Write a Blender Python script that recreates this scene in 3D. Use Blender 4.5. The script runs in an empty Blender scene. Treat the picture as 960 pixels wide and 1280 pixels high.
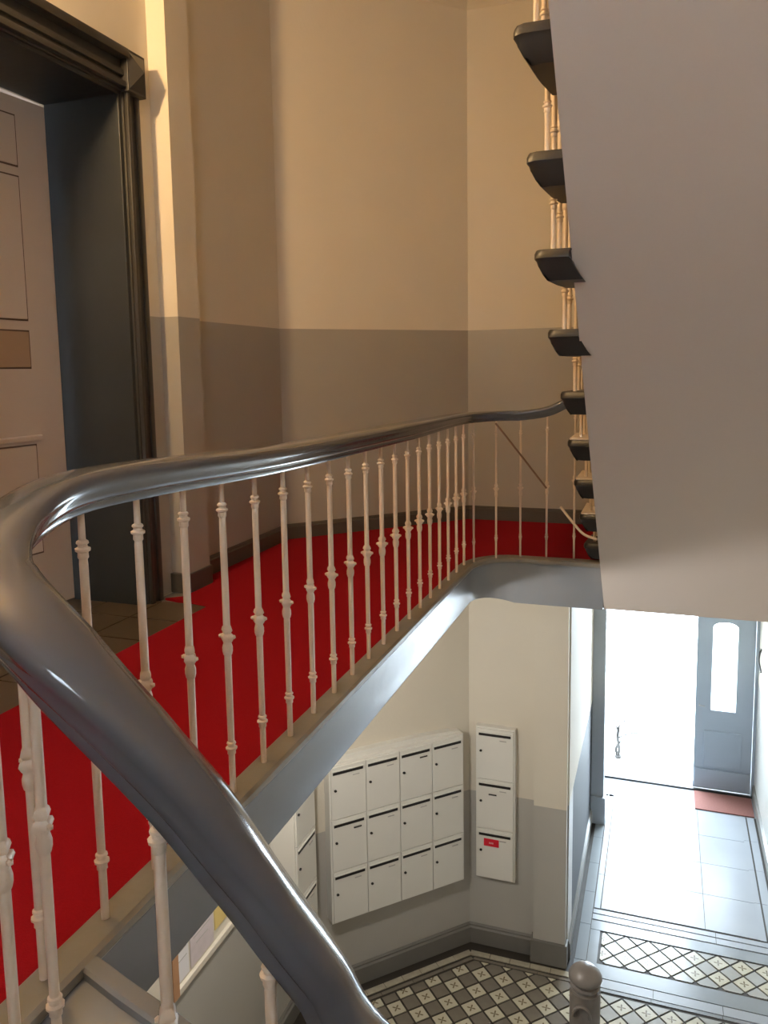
import bpy, bmesh, math, random
from mathutils import Vector, Matrix
random.seed(7)
S = bpy.context.scene
C = S.collection
PI = math.pi

# ------------------------------------------------------------------ camera
# world frame: Z up, Y along the entrance corridor (away), X to the right; z = 0 is the red landing
FPX = 1000.0
pitch, yaw, roll = math.radians(6.8), math.radians(19.4), math.radians(-0.9)
fw = Vector((-math.sin(yaw)*math.cos(pitch), math.cos(yaw)*math.cos(pitch), -math.sin(pitch)))
rt = Vector((math.cos(yaw), math.sin(yaw), 0))
up = rt.cross(fw)
cr, sr = math.cos(roll), math.sin(roll)
r2 = cr*rt + sr*up
u2 = -sr*rt + cr*up
cam_data = bpy.data.cameras.new('camera')
cam = bpy.data.objects.new('camera', cam_data)
C.objects.link(cam)
M = Matrix((r2, u2, -fw)).transposed().to_4x4()
M.translation = (0, 0, 1.2)
cam.matrix_world = M
cam_data.sensor_fit = 'VERTICAL'
cam_data.sensor_height = 32.0
cam_data.lens = FPX/1280*32.0
cam_data.shift_y = -(177-FPX*math.tan(pitch))/1280
cam_data.clip_start = 0.02
S.camera = cam

# ------------------------------------------------------------------ world, lights, exposure
w = bpy.data.worlds.new('sky')
S.world = w
w.use_nodes = True
nt = w.node_tree
bg = nt.nodes['Background']
bg.inputs['Color'].default_value = (0.73, 0.87, 1.0, 1)
bg.inputs['Strength'].default_value = 26.0
S.view_settings.view_transform = 'Standard'
S.view_settings.look = 'None'
S.view_settings.exposure = 0.0
S.view_settings.gamma = 1.0


def area(name, loc, target, sx, sy, energy, color, portal=False):
    l = bpy.data.lights.new(name, 'AREA')
    l.shape = 'RECTANGLE'
    l.size, l.size_y = sx, sy
    l.energy = energy
    l.color = color
    if portal:
        l.cycles.is_portal = True
    o = bpy.data.objects.new(name, l)
    C.objects.link(o)
    o.location = loc
    o.rotation_euler = (Vector(target)-Vector(loc)).to_track_quat('-Z', 'Y').to_euler()
    return o


def point(name, loc, energy, color, rad=0.06):
    l = bpy.data.lights.new(name, 'POINT')
    l.energy = energy
    l.color = color
    l.shadow_soft_size = rad
    o = bpy.data.objects.new(name, l)
    C.objects.link(o)
    o.location = loc
    return o


area('entrance_portal', (-0.08, 9.62, -2.3), (-0.08, 5, -2.3), 1.1, 2.8, 1, (1, 1, 1), True)
area('window_portal', (0.1, -1.72, 2.3), (0.1, 5, 2.3), 1.0, 1.1, 1, (1, 1, 1), True)
point('wall_lamp_light', (-2.33, 1.70, 2.85), 205, (1.0, 0.65, 0.30), 0.07)
point('lobby_lamp_light', (-1.85, 3.6, -0.47), 100, (1.0, 0.95, 0.89), 0.08)

# ------------------------------------------------------------------ materials


def srgb(r, g, b):
    def f(c):
        c /= 255.0
        return c/12.92 if c <= 0.04045 else ((c+0.055)/1.055)**2.4
    return (f(r), f(g), f(b), 1)


def mat(name, col, rough=0.5, metal=0.0, noise=0.0, nscale=6.0, bump=0.0, bscale=40.0, spec=0.5, coat=0.0, emit=None):
    m = bpy.data.materials.new(name)
    m.use_nodes = True
    t = m.node_tree
    b = t.nodes['Principled BSDF']
    b.inputs['Base Color'].default_value = col
    b.inputs['Roughness'].default_value = rough
    b.inputs['Metallic'].default_value = metal
    b.inputs['Specular IOR Level'].default_value = spec
    b.inputs['Coat Weight'].default_value = coat
    b.inputs['Coat Roughness'].default_value = 0.12
    tc = t.nodes.new('ShaderNodeTexCoord')
    if noise > 0:
        n = t.nodes.new('ShaderNodeTexNoise')
        n.inputs['Scale'].default_value = nscale
        n.inputs['Detail'].default_value = 5
        t.links.new(tc.outputs['Object'], n.inputs['Vector'])
        r = t.nodes.new('ShaderNodeMapRange')
        r.inputs['To Min'].default_value = 1-noise
        r.inputs['To Max'].default_value = 1+noise
        t.links.new(n.outputs['Fac'], r.inputs['Value'])
        mx = t.nodes.new('ShaderNodeVectorMath')
        mx.operation = 'SCALE'
        mx.inputs[0].default_value = col[:3]
        t.links.new(r.outputs['Result'], mx.inputs['Scale'])
        t.links.new(mx.outputs['Vector'], b.inputs['Base Color'])
    if bump > 0:
        n2 = t.nodes.new('ShaderNodeTexNoise')
        n2.inputs['Scale'].default_value = bscale
        n2.inputs['Detail'].default_value = 4
        t.links.new(tc.outputs['Object'], n2.inputs['Vector'])
        bp = t.nodes.new('ShaderNodeBump')
        bp.inputs['Strength'].default_value = bump
        bp.inputs['Distance'].default_value = 0.01
        t.links.new(n2.outputs['Fac'], bp.inputs['Height'])
        t.links.new(bp.outputs['Normal'], b.inputs['Normal'])
    if emit:
        b.inputs['Emission Color'].default_value = emit[0]
        b.inputs['Emission Strength'].default_value = emit[1]
    return m


CREAM = mat('cream_wall_paint', (0.66, 0.605, 0.50, 1), 0.6, noise=0.05, nscale=2.0, bump=0.08, bscale=60)
DADO = mat('grey_dado_paint', (0.35, 0.325, 0.280, 1), 0.38, noise=0.06, nscale=2.5, bump=0.06, bscale=50)
WHITE = mat('white_ceiling_paint', (0.68, 0.615, 0.575, 1), 0.7, noise=0.04, nscale=1.5, bump=0.05)
GREY = mat('grey_gloss_paint', (0.19, 0.205, 0.225, 1), 0.27, noise=0.08, nscale=5, bump=0.10, bscale=14)
RAILM = mat('grey_handrail_paint', (0.080, 0.084, 0.095, 1), 0.14, noise=0.05, nscale=8, bump=0.05, bscale=10, coat=0.3)
CAPM = mat('grey_cap_paint', (0.19, 0.18, 0.16, 1), 0.30, noise=0.08, nscale=8, bump=0.1, bscale=16)
TREADM = mat('dark_tread_paint', (0.016, 0.016, 0.018, 1), 0.45, noise=0.1, nscale=10)
FRAME = mat('dark_frame_paint', (0.040, 0.038, 0.036, 1), 0.35, noise=0.15, nscale=4, bump=0.08, bscale=20)
REVEAL = mat('dark_blue_grey_frame_paint', (0.026, 0.030, 0.032, 1), 0.42, noise=0.15, nscale=4, bump=0.08, bscale=20)
CDADO = mat('shaded_corridor_dado_paint', (0.05, 0.053, 0.056, 1), 0.6, noise=0.06)  # grey dado again, with the corridor shadow painted into its colour
PALEG = mat('pale_grey_tile', (0.40, 0.395, 0.36, 1), 0.2, noise=0.1, nscale=14)
DADOL = mat('light_grey_lobby_dado_paint', (0.43, 0.41, 0.37, 1), 0.38, noise=0.05, nscale=2.5, bump=0.06, bscale=50)
LEAF = mat('cream_door_paint', (0.60, 0.50, 0.41, 1), 0.45, noise=0.05, nscale=4, bump=0.05, bscale=30)
LINE = mat('door_groove', (0.12, 0.075, 0.05, 1), 0.6)
LETTER = mat('brown_panel_paint', (0.40, 0.27, 0.17, 1), 0.5, noise=0.05)
BALU = mat('cream_baluster_paint', (0.62, 0.52, 0.42, 1), 0.38, noise=0.10, nscale=30, bump=0.25, bscale=90)
CARPET = mat('red_carpet_pile', (0.27, 0.005, 0.012, 1), 0.95, noise=0.14, nscale=120, bump=0.6, bscale=500, spec=0.1)
SKIRT = mat('dark_skirting_paint', (0.075, 0.068, 0.060, 1), 0.35, noise=0.1, nscale=6)
SKIRT2 = mat('grey_skirting_paint', (0.17, 0.16, 0.14, 1), 0.35, noise=0.1, nscale=6)
GROUT = mat('dark_grout', (0.035, 0.028, 0.020, 1), 0.6)
BROWNTILE = mat('brown_floor_tile', (0.075, 0.055, 0.038, 1), 0.30, noise=0.2, nscale=9)
TGREY = mat('brown_grey_tile', (0.20, 0.175, 0.14, 1), 0.22, noise=0.15, nscale=14)
BANDG = mat('grey_band_tile', (0.26, 0.28, 0.29, 1), 0.22, noise=0.08, nscale=6)
FIELD = mat('pale_field_tile', (0.35, 0.37, 0.39, 1), 0.27, noise=0.06, nscale=3)
BORD = mat('beige_border_tile', (0.42, 0.38, 0.29, 1), 0.22, noise=0.25, nscale=24)
MAILM = mat('white_mailbox_enamel', (0.72, 0.70, 0.64, 1), 0.35, noise=0.02)
BLACK = mat('black_slot', (0.012, 0.010, 0.010, 1), 0.5)
TAG = mat('pale_name_tag', (0.45, 0.43, 0.40, 1), 0.5)
REDS = mat('red_sticker', (0.62, 0.01, 0.03, 1), 0.4)
STICKW = mat('white_sticker_print', (0.75, 0.45, 0.45, 1), 0.5)
DOORBLUE = mat('blue_grey_door_paint', (0.36, 0.41, 0.47, 1), 0.35, noise=0.04)
GREYPOST = mat('blue_grey_post_paint', (0.40, 0.44, 0.48, 1), 0.35, noise=0.04)
MATRED = mat('red_brown_door_mat', (0.24, 0.10, 0.08, 1), 0.9, noise=0.15, nscale=60, bump=0.4, bscale=200)
PAPER = mat('white_poster_paper', (0.75, 0.73, 0.74, 1), 0.6)
PAPERP = mat('pale_pink_poster_paper', (0.62, 0.55, 0.56, 1), 0.6, noise=0.12, nscale=22)
PAPERY = mat('yellow_poster_paper', (0.72, 0.55, 0.20, 1), 0.6)
WOODB = mat('orange_wood', (0.42, 0.22, 0.11, 1), 0.5, noise=0.15, nscale=20)
NEWELM = mat('grey_brown_newel_paint', (0.19, 0.17, 0.155, 1), 0.35, noise=0.12, nscale=12, bump=0.15, bscale=30)
METAL = mat('dull_steel', (0.45, 0.45, 0.44, 1), 0.35, metal=0.9)
BRASS = mat('brass_fitting', (0.55, 0.42, 0.22, 1), 0.3, metal=0.9)
CORD = mat('brown_cord', (0.16, 0.10, 0.07, 1), 0.6)
GLASS = bpy.data.materials.new('clear_glass')
GLASS.use_nodes = True
gb = GLASS.node_tree.nodes['Principled BSDF']
gb.inputs['Transmission Weight'].default_value = 1.0
gb.inputs['Roughness'].default_value = 0.0
gb.inputs['IOR'].default_value = 1.02
STONE = mat('pale_street_paving', (0.75, 0.75, 0.74, 1), 0.8, noise=0.08, nscale=3)
STREETW = mat('white_rendered_wall', (0.82, 0.82, 0.80, 1), 0.8, noise=0.04)
TWIG = mat('dark_twig_bark', (0.05, 0.045, 0.04, 1), 0.8)
LAMPG = mat('frosted_lamp_glass', (0.9, 0.85, 0.75, 1), 0.4, emit=((1.0, 0.78, 0.5, 1), 6.0))

# cream tile with a small brown star drawn at its centre (object coordinates, tile centred at its origin)
STAR = mat('cream_star_tile', (0.56, 0.52, 0.39, 1), 0.22)
t = STAR.node_tree
b = t.nodes['Principled BSDF']
tc = t.nodes.new('ShaderNodeTexCoord')
sx = t.nodes.new('ShaderNodeSeparateXYZ')
t.links.new(tc.outputs['Object'], sx.inputs[0])


def mth(op, a, bb=None):
    n = t.nodes.new('ShaderNodeMath')
    n.operation = op
    for i, v in enumerate((a, bb)):
        if v is None:
            continue
        if isinstance(v, (int, float)):
            n.inputs[i].default_value = v
        else:
            t.links.new(v, n.inputs[i])
    return n.outputs[0]


ang = mth('ARCTAN2', sx.outputs['Y'], sx.outputs['X'])
rad = mth('SQRT', mth('ADD', mth('MULTIPLY', sx.outputs['X'], sx.outputs['X']), mth('MULTIPLY', sx.outputs['Y'], sx.outputs['Y'])))
pet = mth('MULTIPLY', mth('POWER', mth('ABSOLUTE', mth('COSINE', mth('MULTIPLY', ang, 2.0))), 3.0), 0.030)
inside = mth('LESS_THAN', rad, mth('ADD', pet, 0.004))
mix = t.nodes.new('ShaderNodeMix')
mix.data_type = 'RGBA'
t.links.new(inside, mix.inputs['Factor'])
mix.inputs['A'].default_value = (0.56, 0.52, 0.39, 1)
mix.inputs['B'].default_value = (0.20, 0.16, 0.10, 1)
t.links.new(mix.outputs['Result'], b.inputs['Base Color'])

# ------------------------------------------------------------------ helpers


def link(name, bm, m, parent=None, smooth=False, loc=None):
    me = bpy.data.meshes.new(name)
    bmesh.ops.recalc_face_normals(bm, faces=bm.faces)
    bm.to_mesh(me)
    bm.free()
    for mm in (m if isinstance(m, (list, tuple)) else [m]):
        me.materials.append(mm)
    if smooth:
        for p in me.polygons:
            p.use_smooth = True
        try:
            me.set_sharp_from_angle(angle=math.radians(38))
        except Exception:
            pass
    o = bpy.data.objects.new(name, me)
    C.objects.link(o)
    if parent:
        o.parent = parent
    if loc:
        o.location = loc
    return o


def empty(name, loc=(0, 0, 0), rz=0, parent=None):
    o = bpy.data.objects.new(name, None)
    o.empty_display_size = 0.1
    C.objects.link(o)
    o.location = loc
    o.rotation_euler = (0, 0, rz)
    if parent:
        o.parent = parent
    return o


def tag(o, label=None, cat=None, group=None, kind=None):
    if label:
        o['label'] = label
    if cat:
        o['category'] = cat
    if group:
        o['group'] = group
    if kind:
        o['kind'] = kind
    return o


def box(bm, x0, x1, y0, y1, z0, z1, bev=0.0, mi=0):
    vs = [bm.verts.new((x, y, z)) for x in (x0, x1) for y in (y0, y1) for z in (z0, z1)]
    idx = [(0, 1, 3, 2), (4, 6, 7, 5), (0, 4, 5, 1), (2, 3, 7, 6), (0, 2, 6, 4), (1, 5, 7, 3)]
    fs = [bm.faces.new([vs[i] for i in f]) for f in idx]
    for f in fs:
        f.material_index = mi
    if bev > 0:
        es = list({e for f in fs for e in f.edges})
        r = bmesh.ops.bevel(bm, geom=es, offset=bev, segments=2, affect='EDGES', profile=0.6)
        for f in r['faces']:
            f.material_index = mi
    return fs


def bx(name, m, parent, *a, bev=0.0):
    bm = bmesh.new()
    box(bm, *a, bev=bev)
    return link(name, bm, m, parent)


def prism(bm, pts, z0, z1, mi=0):
    lo = [bm.verts.new((p[0], p[1], z0)) for p in pts]
    hi = [bm.verts.new((p[0], p[1], z1)) for p in pts]
    n = len(pts)
    fs = [bm.faces.new(lo[::-1]), bm.faces.new(hi)]
    for i in range(n):
        fs.append(bm.faces.new((lo[i], lo[(i+1) % n], hi[(i+1) % n], hi[i])))
    for f in fs:
        f.material_index = mi
    return fs


def catmull(pts, n=8):
    P = [Vector(p) for p in pts]
    P = [2*P[0]-P[1]] + P + [2*P[-1]-P[-2]]
    out = []
    for i in range(1, len(P)-2):
        for k in range(n):
            s = k/n
            a, b_, c, d = P[i-1], P[i], P[i+1], P[i+2]
            out.append(0.5*((2*b_)+(c-a)*s+(2*a-5*b_+4*c-d)*s*s+(3*b_-a-3*c+d)*s**3))
    out.append(P[-2])
    return out


def sweep(bm, path, prof, closed=True, perp=False, sc=None):
    """profile = list of (side, height); side is to the right of travel; sections stay vertical"""
    rows = []
    n = len(path)
    pf = prof
    prof = pf(path[0]) if callable(pf) else pf
    for i, p in enumerate(path):
        if callable(pf):
            prof = pf(p)
        tg = (path[min(i+1, n-1)]-path[max(i-1, 0)])
        h = Vector((tg.x, tg.y, 0)).normalized()
        s = Vector((h.y, -h.x, 0))
        upv = Vector((0, 0, 1))
        if perp:
            upv = s.cross(tg.normalized())
            if upv.z < 0:
                upv = -upv
        k_ = sc[i] if sc else 1.0
        rows.append([bm.verts.new(p+s*a*k_+upv*c*k_) for a, c in prof])
    m = len(prof)
    for i in range(n-1):
        for j in range(m if closed else m-1):
            k = (j+1) % m
            bm.faces.new((rows[i][j], rows[i][k], rows[i+1][k], rows[i+1][j]))
    if closed:
        bm.faces.new(rows[0][::-1])
        bm.faces.new(rows[-1])


def lathe(bm, prof, seg=12, cx=0, cy=0):
    rings = []
    for r, z in prof:
        rings.append([bm.verts.new((cx+r*math.cos(2*PI*k/seg), cy+r*math.sin(2*PI*k/seg), z)) for k in range(seg)])
    for i in range(len(rings)-1):
        for k in range(seg):
            bm.faces.new((rings[i][k], rings[i][(k+1) % seg], rings[i+1][(k+1) % seg], rings[i+1][k]))
    bm.faces.new(rings[0][::-1])
    bm.faces.new(rings[-1])


def tube(bm, path, r, seg=8):
    prof = [(r*math.cos(2*PI*k/seg), r*math.sin(2*PI*k/seg)) for k in range(seg)]
    path = [Vector(p) for p in path]
    rows = []
    n = len(path)
    for i, p in enumerate(path):
        tg = (path[min(i+1, n-1)]-path[max(i-1, 0)]).normalized()
        a = tg.cross(Vector((0.13, 0.21, 0.97)))
        if a.length < 1e-3:
            a = tg.cross(Vector((1, 0, 0)))
        a.normalize()
        c = tg.cross(a)
        rows.append([bm.verts.new(p+a*x+c*y) for x, y in prof])
    for i in range(n-1):
        for k in range(seg):
            bm.faces.new((rows[i][k], rows[i][(k+1) % seg], rows[i+1][(k+1) % seg], rows[i+1][k]))
    bm.faces.new(rows[0][::-1])
    bm.faces.new(rows[-1])


def struct(name, bm, m, **k):
    o = link(name, bm, m, **k)
    o['kind'] = 'structure'
    return o


FZ = -3.66       # lobby floor level
TOP = 3.93       # ceiling of the upper storey
DU, DL = 1.50, -2.30   # upper and lower dado lines


def band_boxes(bm, x0, x1, y0, y1, z0, z1):
    """a wall block painted grey up to the dado line of each storey and cream above"""
    for a, c, mi in ((FZ, DL, 2), (DL, 0.0, 0), (0.0, DU, 1), (DU, TOP, 0)):
        lo, hi = max(a, z0), min(c, z1)
        if hi > lo:
            box(bm, x0, x1, y0, y1, lo, hi, mi=mi)


WM = [CREAM, DADO, DADOL]
# ------------------------------------------------------------------ walls
bm = bmesh.new()
band_boxes(bm, -3.02, -2.55, 3.42, 5.09, 0, TOP)
band_boxes(bm, -3.02, -2.55, -1.60, 2.30, 0, TOP)
band_boxes(bm, -3.02, -2.55, 2.30, 3.42, 2.56, TOP)
band_boxes(bm, -3.02, -2.55, -1.60, 5.09, FZ, 0)
struct('wall_left', bm, WM)

bm = bmesh.new()
q = 0.30
pts = [(-2.55, 5.09), (-1.47, 6.20), (-1.47-0.02, 6.20+q), (-2.55-q, 5.09+0.1), (-2.55-q, 5.09)]
for a, c, mi in ((FZ, DL, 2), (DL, 0.0, 0), (0.0, DU, 1), (DU, TOP, 0)):
    prism(bm, pts, a, c, mi)
struct('wall_corner', bm, WM)

bm = bmesh.new()
band_boxes(bm, -1.49, -0.65, 6.20, 6.50, FZ, TOP)
band_boxes(bm, -0.65, 1.05, 6.20, 6.50, -0.45, TOP)
struct('wall_far', bm, WM)

bm = bmesh.new()
band_boxes(bm, 1.05, 1.25, -1.60, 9.75, FZ, TOP)
struct('wall_right', bm, WM)

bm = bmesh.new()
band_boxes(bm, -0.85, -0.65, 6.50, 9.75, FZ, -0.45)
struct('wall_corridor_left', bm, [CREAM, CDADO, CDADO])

# wall with the street door
bm = bmesh.new()
band_boxes(bm, -0.65, -0.60, 9.38, 9.60, FZ, -0.45)
band_boxes(bm, -0.60, 1.05, 9.38, 9.60, -0.95, -0.45)
struct('wall_entrance', bm, WM)

# near wall with the stair window
bm = bmesh.new()
band_boxes(bm, -3.02, -0.40, -1.80, -1.60, FZ, TOP)
band_boxes(bm, 0.60, 1.25, -1.80, -1.60, FZ, TOP)
band_boxes(bm, -0.40, 0.60, -1.80, -1.60, FZ, 1.75)
band_boxes(bm, -0.40, 0.60, -1.80, -1.60, 2.85, TOP)
struct('wall_near', bm, WM)

win = empty('window_1', (0.1, -1.70, 1.75))
tag(win, kind='structure')
bm = bmesh.new()
for x in (-0.50, -0.02, 0.46):
    box(bm, x, x+0.04, -0.03, 0.03, 0, 1.1)
for z in (0, 1.06):
    box(bm, -0.50, 0.50, -0.028, 0.028, z, z+0.04)
link('window_frame', bm, BALU, win)
bm = bmesh.new()
box(bm, -0.48, 0.48, -0.004, 0.004, 0.02, 1.08)
link('window_pane', bm, GLASS, win)

# ceilings
bm = bmesh.new()
box(bm, -3.02, 1.25, -1.80, 6.50, TOP, TOP+0.15)
struct('ceiling', bm, WHITE)
bm = bmesh.new()
box(bm, -0.85, 1.25, 6.20, 9.60, -0.45, -0.30)
struct('ceiling_corridor', bm, WHITE)
bm = bmesh.new()
sweep(bm, [Vector((-2.55, 3.0, TOP)), Vector((-2.55, 5.09, TOP)), Vector((-1.47, 6.2, TOP)), Vector((1.05, 6.2, TOP))],
      [(0, 0), (0.07, 0), (0.06, -0.02), (0.02, -0.05), (0.0, -0.07)])
struct('trim_1', bm, CREAM)

# pilaster beside the flat door, upper and lower pilasters
bm = bmesh.new()
band_boxes(bm, -2.55, -2.44, 3.69, 3.90, 0.11, TOP)
struct('trim_2', bm, WM)
bm = bmesh.new()
box(bm, -2.55, -2.43, 3.67, 3.91, 0.0, 0.11, bev=0.006)
struct('trim_3', bm, SKIRT)
bm = bmesh.new()
band_boxes(bm, -0.92, -0.66, 6.12, 6.20, FZ+0.20, -0.30)
struct('trim_4', bm, WM)
bm = bmesh.new()
box(bm, -0.94, -0.645, 6.10, 6.20, FZ, FZ+0.20, bev=0.008)
struct('trim_5', bm, SKIRT2)
# pilaster before the street door
bm = bmesh.new()
box(bm, -0.65, -0.52, 8.36, 8.50, FZ+0.30, -0.45, bev=0.006)
box(bm, -0.65, -0.50, 8.33, 8.52, FZ, FZ+0.30, bev=0.008)
struct('trim_6', bm, GREYPOST)

# baseboards


def skirt(name, pts, z, h, th, m):
    bm = bmesh.new()
    path = [Vector((p[0], p[1], z)) for p in pts]
    # mitred rather than averaged: build each run as its own prism
    for a, c in zip(path[:-1], path[1:]):
        d = (c-a).normalized()
        s = Vector((d.y, -d.x, 0))
        prof = [(0, 0), (th, 0), (th, h*0.80), (th*0.55, h*0.86), (th*0.55, h*0.93), (0, h)]
        rows = []
        for p_ in (a, c):
            rows.append([bm.verts.new(p_+s*x+Vector((0, 0, y))) for x, y in prof])
        k = len(prof)
        for j in range(k):
            bm.faces.new((rows[0][j], rows[0][(j+1) % k], rows[1][(j+1) % k], rows[1][j]))
        bm.faces.new(rows[0][::-1])
        bm.faces.new(rows[1])
    return struct(name, bm, m)


skirt('baseboard_left', [(-2.55, 3.91), (-2.55, 5.09)], 0.0, 0.115, 0.022, SKIRT)
skirt('baseboard_corner', [(-2.55, 5.09), (-1.47, 6.20)], 0.0, 0.115, 0.022, SKIRT)
skirt('baseboard_far', [(-1.47, 6.20), (1.05, 6.20)], 0.0, 0.115, 0.022, SKIRT)
skirt('baseboard_left_lower', [(-2.55, -1.5), (-2.55, 5.09)], FZ, 0.17, 0.03, SKIRT2)
skirt('baseboard_corner_lower', [(-2.55, 5.09), (-1.47, 6.20)], FZ, 0.17, 0.03, SKIRT2)
skirt('baseboard_far_lower', [(-1.47, 6.20), (-0.94, 6.20)], FZ, 0.17, 0.03, SKIRT2)
skirt('baseboard_corridor_left', [(-0.65, 6.22), (-0.65, 8.33)], FZ, 0.17, 0.02, SKIRT2)
skirt('baseboard_right', [(1.05, 9.38), (1.05, 5.0)], FZ, 0.17, 0.02, SKIRT2)

# ------------------------------------------------------------------ landing (floor of the upper storey)
# centre line of the landing edge, from the near hairpin to the foot of the upper flight
R0 = 0.26
edge = [(-1.135, 1.30), (-1.135, 4.0), (-1.135, 4.60)]
arc = [(-1.135+R0-R0*math.cos(a), 4.66+R0*1.22*math.sin(a)) for a in [math.radians(x) for x in range(0, 91, 10)]]
far_edge = arc + [(-0.33, 4.978)]
EDGE = [(-1.135, 0.2)] + edge + far_edge

bm = bmesh.new()
inner = [(x-0.0, y) for x, y in EDGE]
prism(bm, inner + [(1.05, 4.978), (1.05, 6.20), (-1.47, 6.20), (-2.55, 5.09), (-2.55, -1.60), (-1.135, -1.60)], -0.215, -0.004, 0)
prism(bm, [(-0.87, 4.978), (1.05, 4.978), (1.05, 6.20), (-0.87, 6.20)], -0.28, -0.2152, 0)
struct('floor_landing', bm, CAPM)

# small pale bell push beside the door pilaster
bm = bmesh.new()
box(bm, -2.55, -2.535, 3.925, 3.975, 1.42, 1.49, bev=0.003)
box(bm, -2.536, -2.525, 3.940, 3.960, 1.43, 1.445, bev=0.002)
tag(link('bell_push', bm, BALU), 'small pale push button on the grey dado just right of the door pilaster', 'switch')

# cap and fascia board following the well
pth = [Vector((x, y, 0)) for x, y in EDGE]
pth2 = []
for a, c in zip(pth[:-1], pth[1:]):
    n_ = max(1, int((c-a).length/0.12))
    for k in range(n_):
        pth2.append(a.lerp(c, k/n_))
pth2.append(pth[-1])
bm = bmesh.new()
sweep(bm, pth2, [(-0.035, -0.02), (-0.035, 0.010), (-0.028, 0.014), (0.040, 0.014), (0.050, 0.006), (0.052, -0.010), (0.045, -0.02)])
struct('trim_7', bm, CAPM, smooth=True)
bm = bmesh.new()


def fascia_prof(p):
    zb_ = -0.222-0.060*max(0.0, min(1.0, (p.x+1.135)/0.26))
    return [(0.0, zb_), (0.0, -0.02), (0.038, -0.02), (0.036, zb_*0.5), (0.038, zb_+0.013), (0.034, zb_)]


sweep(bm, pth2, fascia_prof)
struct('trim_8', bm, GREY, smooth=True)

# red carpet with the bare tiled patch in front of the flat door
bm = bmesh.new()
cin = [(x, y) for x, y in EDGE]
off = []
for i, p in enumerate(pth2):
    tg = pth2[min(i+1, len(pth2)-1)]-pth2[max(i-1, 0)]
    h = Vector((tg.x, tg.y, 0)).normalized()
    off.append((p.x-h.y*0.037, p.y+h.x*0.037))
poly = off + [(1.02, 5.015), (1.02, 6.17), (-1.465, 6.17), (-2.52, 5.085), (-2.52, 3.93), (-2.42, 3.93), (-2.42, 3.60), (-2.50, 3.54),
              (-2.20, 3.47), (-2.20, 2.0), (-2.20, 0.2)]
prism(bm, poly, -0.003, 0.009, 0)
o = link('stair_carpet', bm, CARPET)
tag(o, 'red carpet covering the landing floor behind the cream balusters', 'carpet')

# brown tiles before the flat door
tl = empty('tiled_patch', (-2.4, 2.7, 0), parent=bpy.data.objects['floor_landing'])
k = 0
proto = None
for ix in range(3):
    for iy in range(6):
        x0 = -3.05+ix*0.283
        y0 = 1.80+iy*0.283
        if y0+0.14 > 3.55 or (x0 < -2.6 and not (2.3 < y0 and y0+0.28 < 3.52)):
            continue
        if proto is None:
            bm = bmesh.new()
            box(bm, -0.137, 0.137, -0.137, 0.137, 0, 0.008)
            proto = link('floor_tile', bm, BROWNTILE, tl)
            d = proto
        else:
            d = proto.copy()
            C.objects.link(d)
            d.parent = tl
        d.location = (x0+0.1415+2.4, y0+0.1415-2.7, -0.003+random.uniform(-.0008, .0008))
bm = bmesh.new()
box(bm, -3.15, -2.55, 2.30, 3.48, -0.08, -0.004)
struct('trim_9', bm, FRAME)

# ------------------------------------------------------------------ door of the flat
d1 = empty('door_1', (-2.55, 2.86, 0))
tag(d1, kind='structure')


def dbox(name, m, par, x0, x1, y0, y1, z0, z1, bev=0.0):
    return bx(name, m, par, x0+2.55, x1+2.55, y0-2.86, y1-2.86, z0, z1, bev=bev)


dbox('jamb_panel', REVEAL, d1, -2.975, -2.53, 3.40, 3.425, 0, 2.565, bev=0.003)
dbox('jamb_panel', REVEAL, d1, -2.975, -2.53, 2.29, 2.315, 0, 2.565, bev=0.003)
dbox('jamb_panel', REVEAL, d1, -2.975, -2.53, 2.29, 3.425, 2.545, 2.57, bev=0.003)
for ys in ((3.425, 3.555), (2.165, 2.295)):
    bm = bmesh.new()
    y0, y1 = ys[0]-2.86, ys[1]-2.86
    box(bm, 0, 0.030, y0, y1, 0, 2.565, bev=0.004)
    box(bm, 0.028, 0.050, y0+0.010, y0+0.035, 0, 2.565, bev=0.006)
    box(bm, 0.028, 0.042, y1-0.045, y1-0.012, 0, 2.565, bev=0.006)
    link('architrave', bm, FRAME, d1, smooth=True)
bm = bmesh.new()
box(bm, 0, 0.030, -0.565, 0.565, 2.565, 2.735, bev=0.004)
box(bm, 0.028, 0.060, -0.565, 0.565, 2.575, 2.605, bev=0.008)
box(bm, 0.028, 0.048, -0.565, 0.565, 2.63, 2.66, bev=0.007)
box(bm, 0.028, 0.085, -0.565, 0.565, 2.705, 2.75, bev=0.012)
link('head_architrave', bm, FRAME, d1, smooth=True)
for yc in (3.49, 2.23):
    bm = bmesh.new()
    y = yc-2.86
    box(bm, 0, 0.070, y-0.070, y+0.070, 2.56, 2.755, bev=0.003)
    # raised four-sided pyramid on the face
    x = 0.070
    vs = [bm.verts.new(v) for v in ((x, y-.062, 2.572), (x, y+.062, 2.572), (x, y+.062, 2.743), (x, y-.062, 2.743), (x+0.045, y+0.0, 2.658))]
    for a, c in ((0, 1), (1, 2), (2, 3), (3, 0)):
        bm.faces.new((vs[a], vs[c], vs[4]))
    link('corner_block', bm, FRAME, d1)

lf = empty('door_leaf', (-2.975+2.55, 3.415-2.86, 0), parent=d1)
lf.rotation_euler = (0, 0, math.radians(-5))


def lbox(name, m, par, y0, y1, z0, z1, x0, x1, bev=0.002):
    """y measured from the hinge stile towards the camera (negative local y)"""
    return bx(name, m, par, x0, x1, -y1, -y0, z0, z1, bev=bev)


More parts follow.
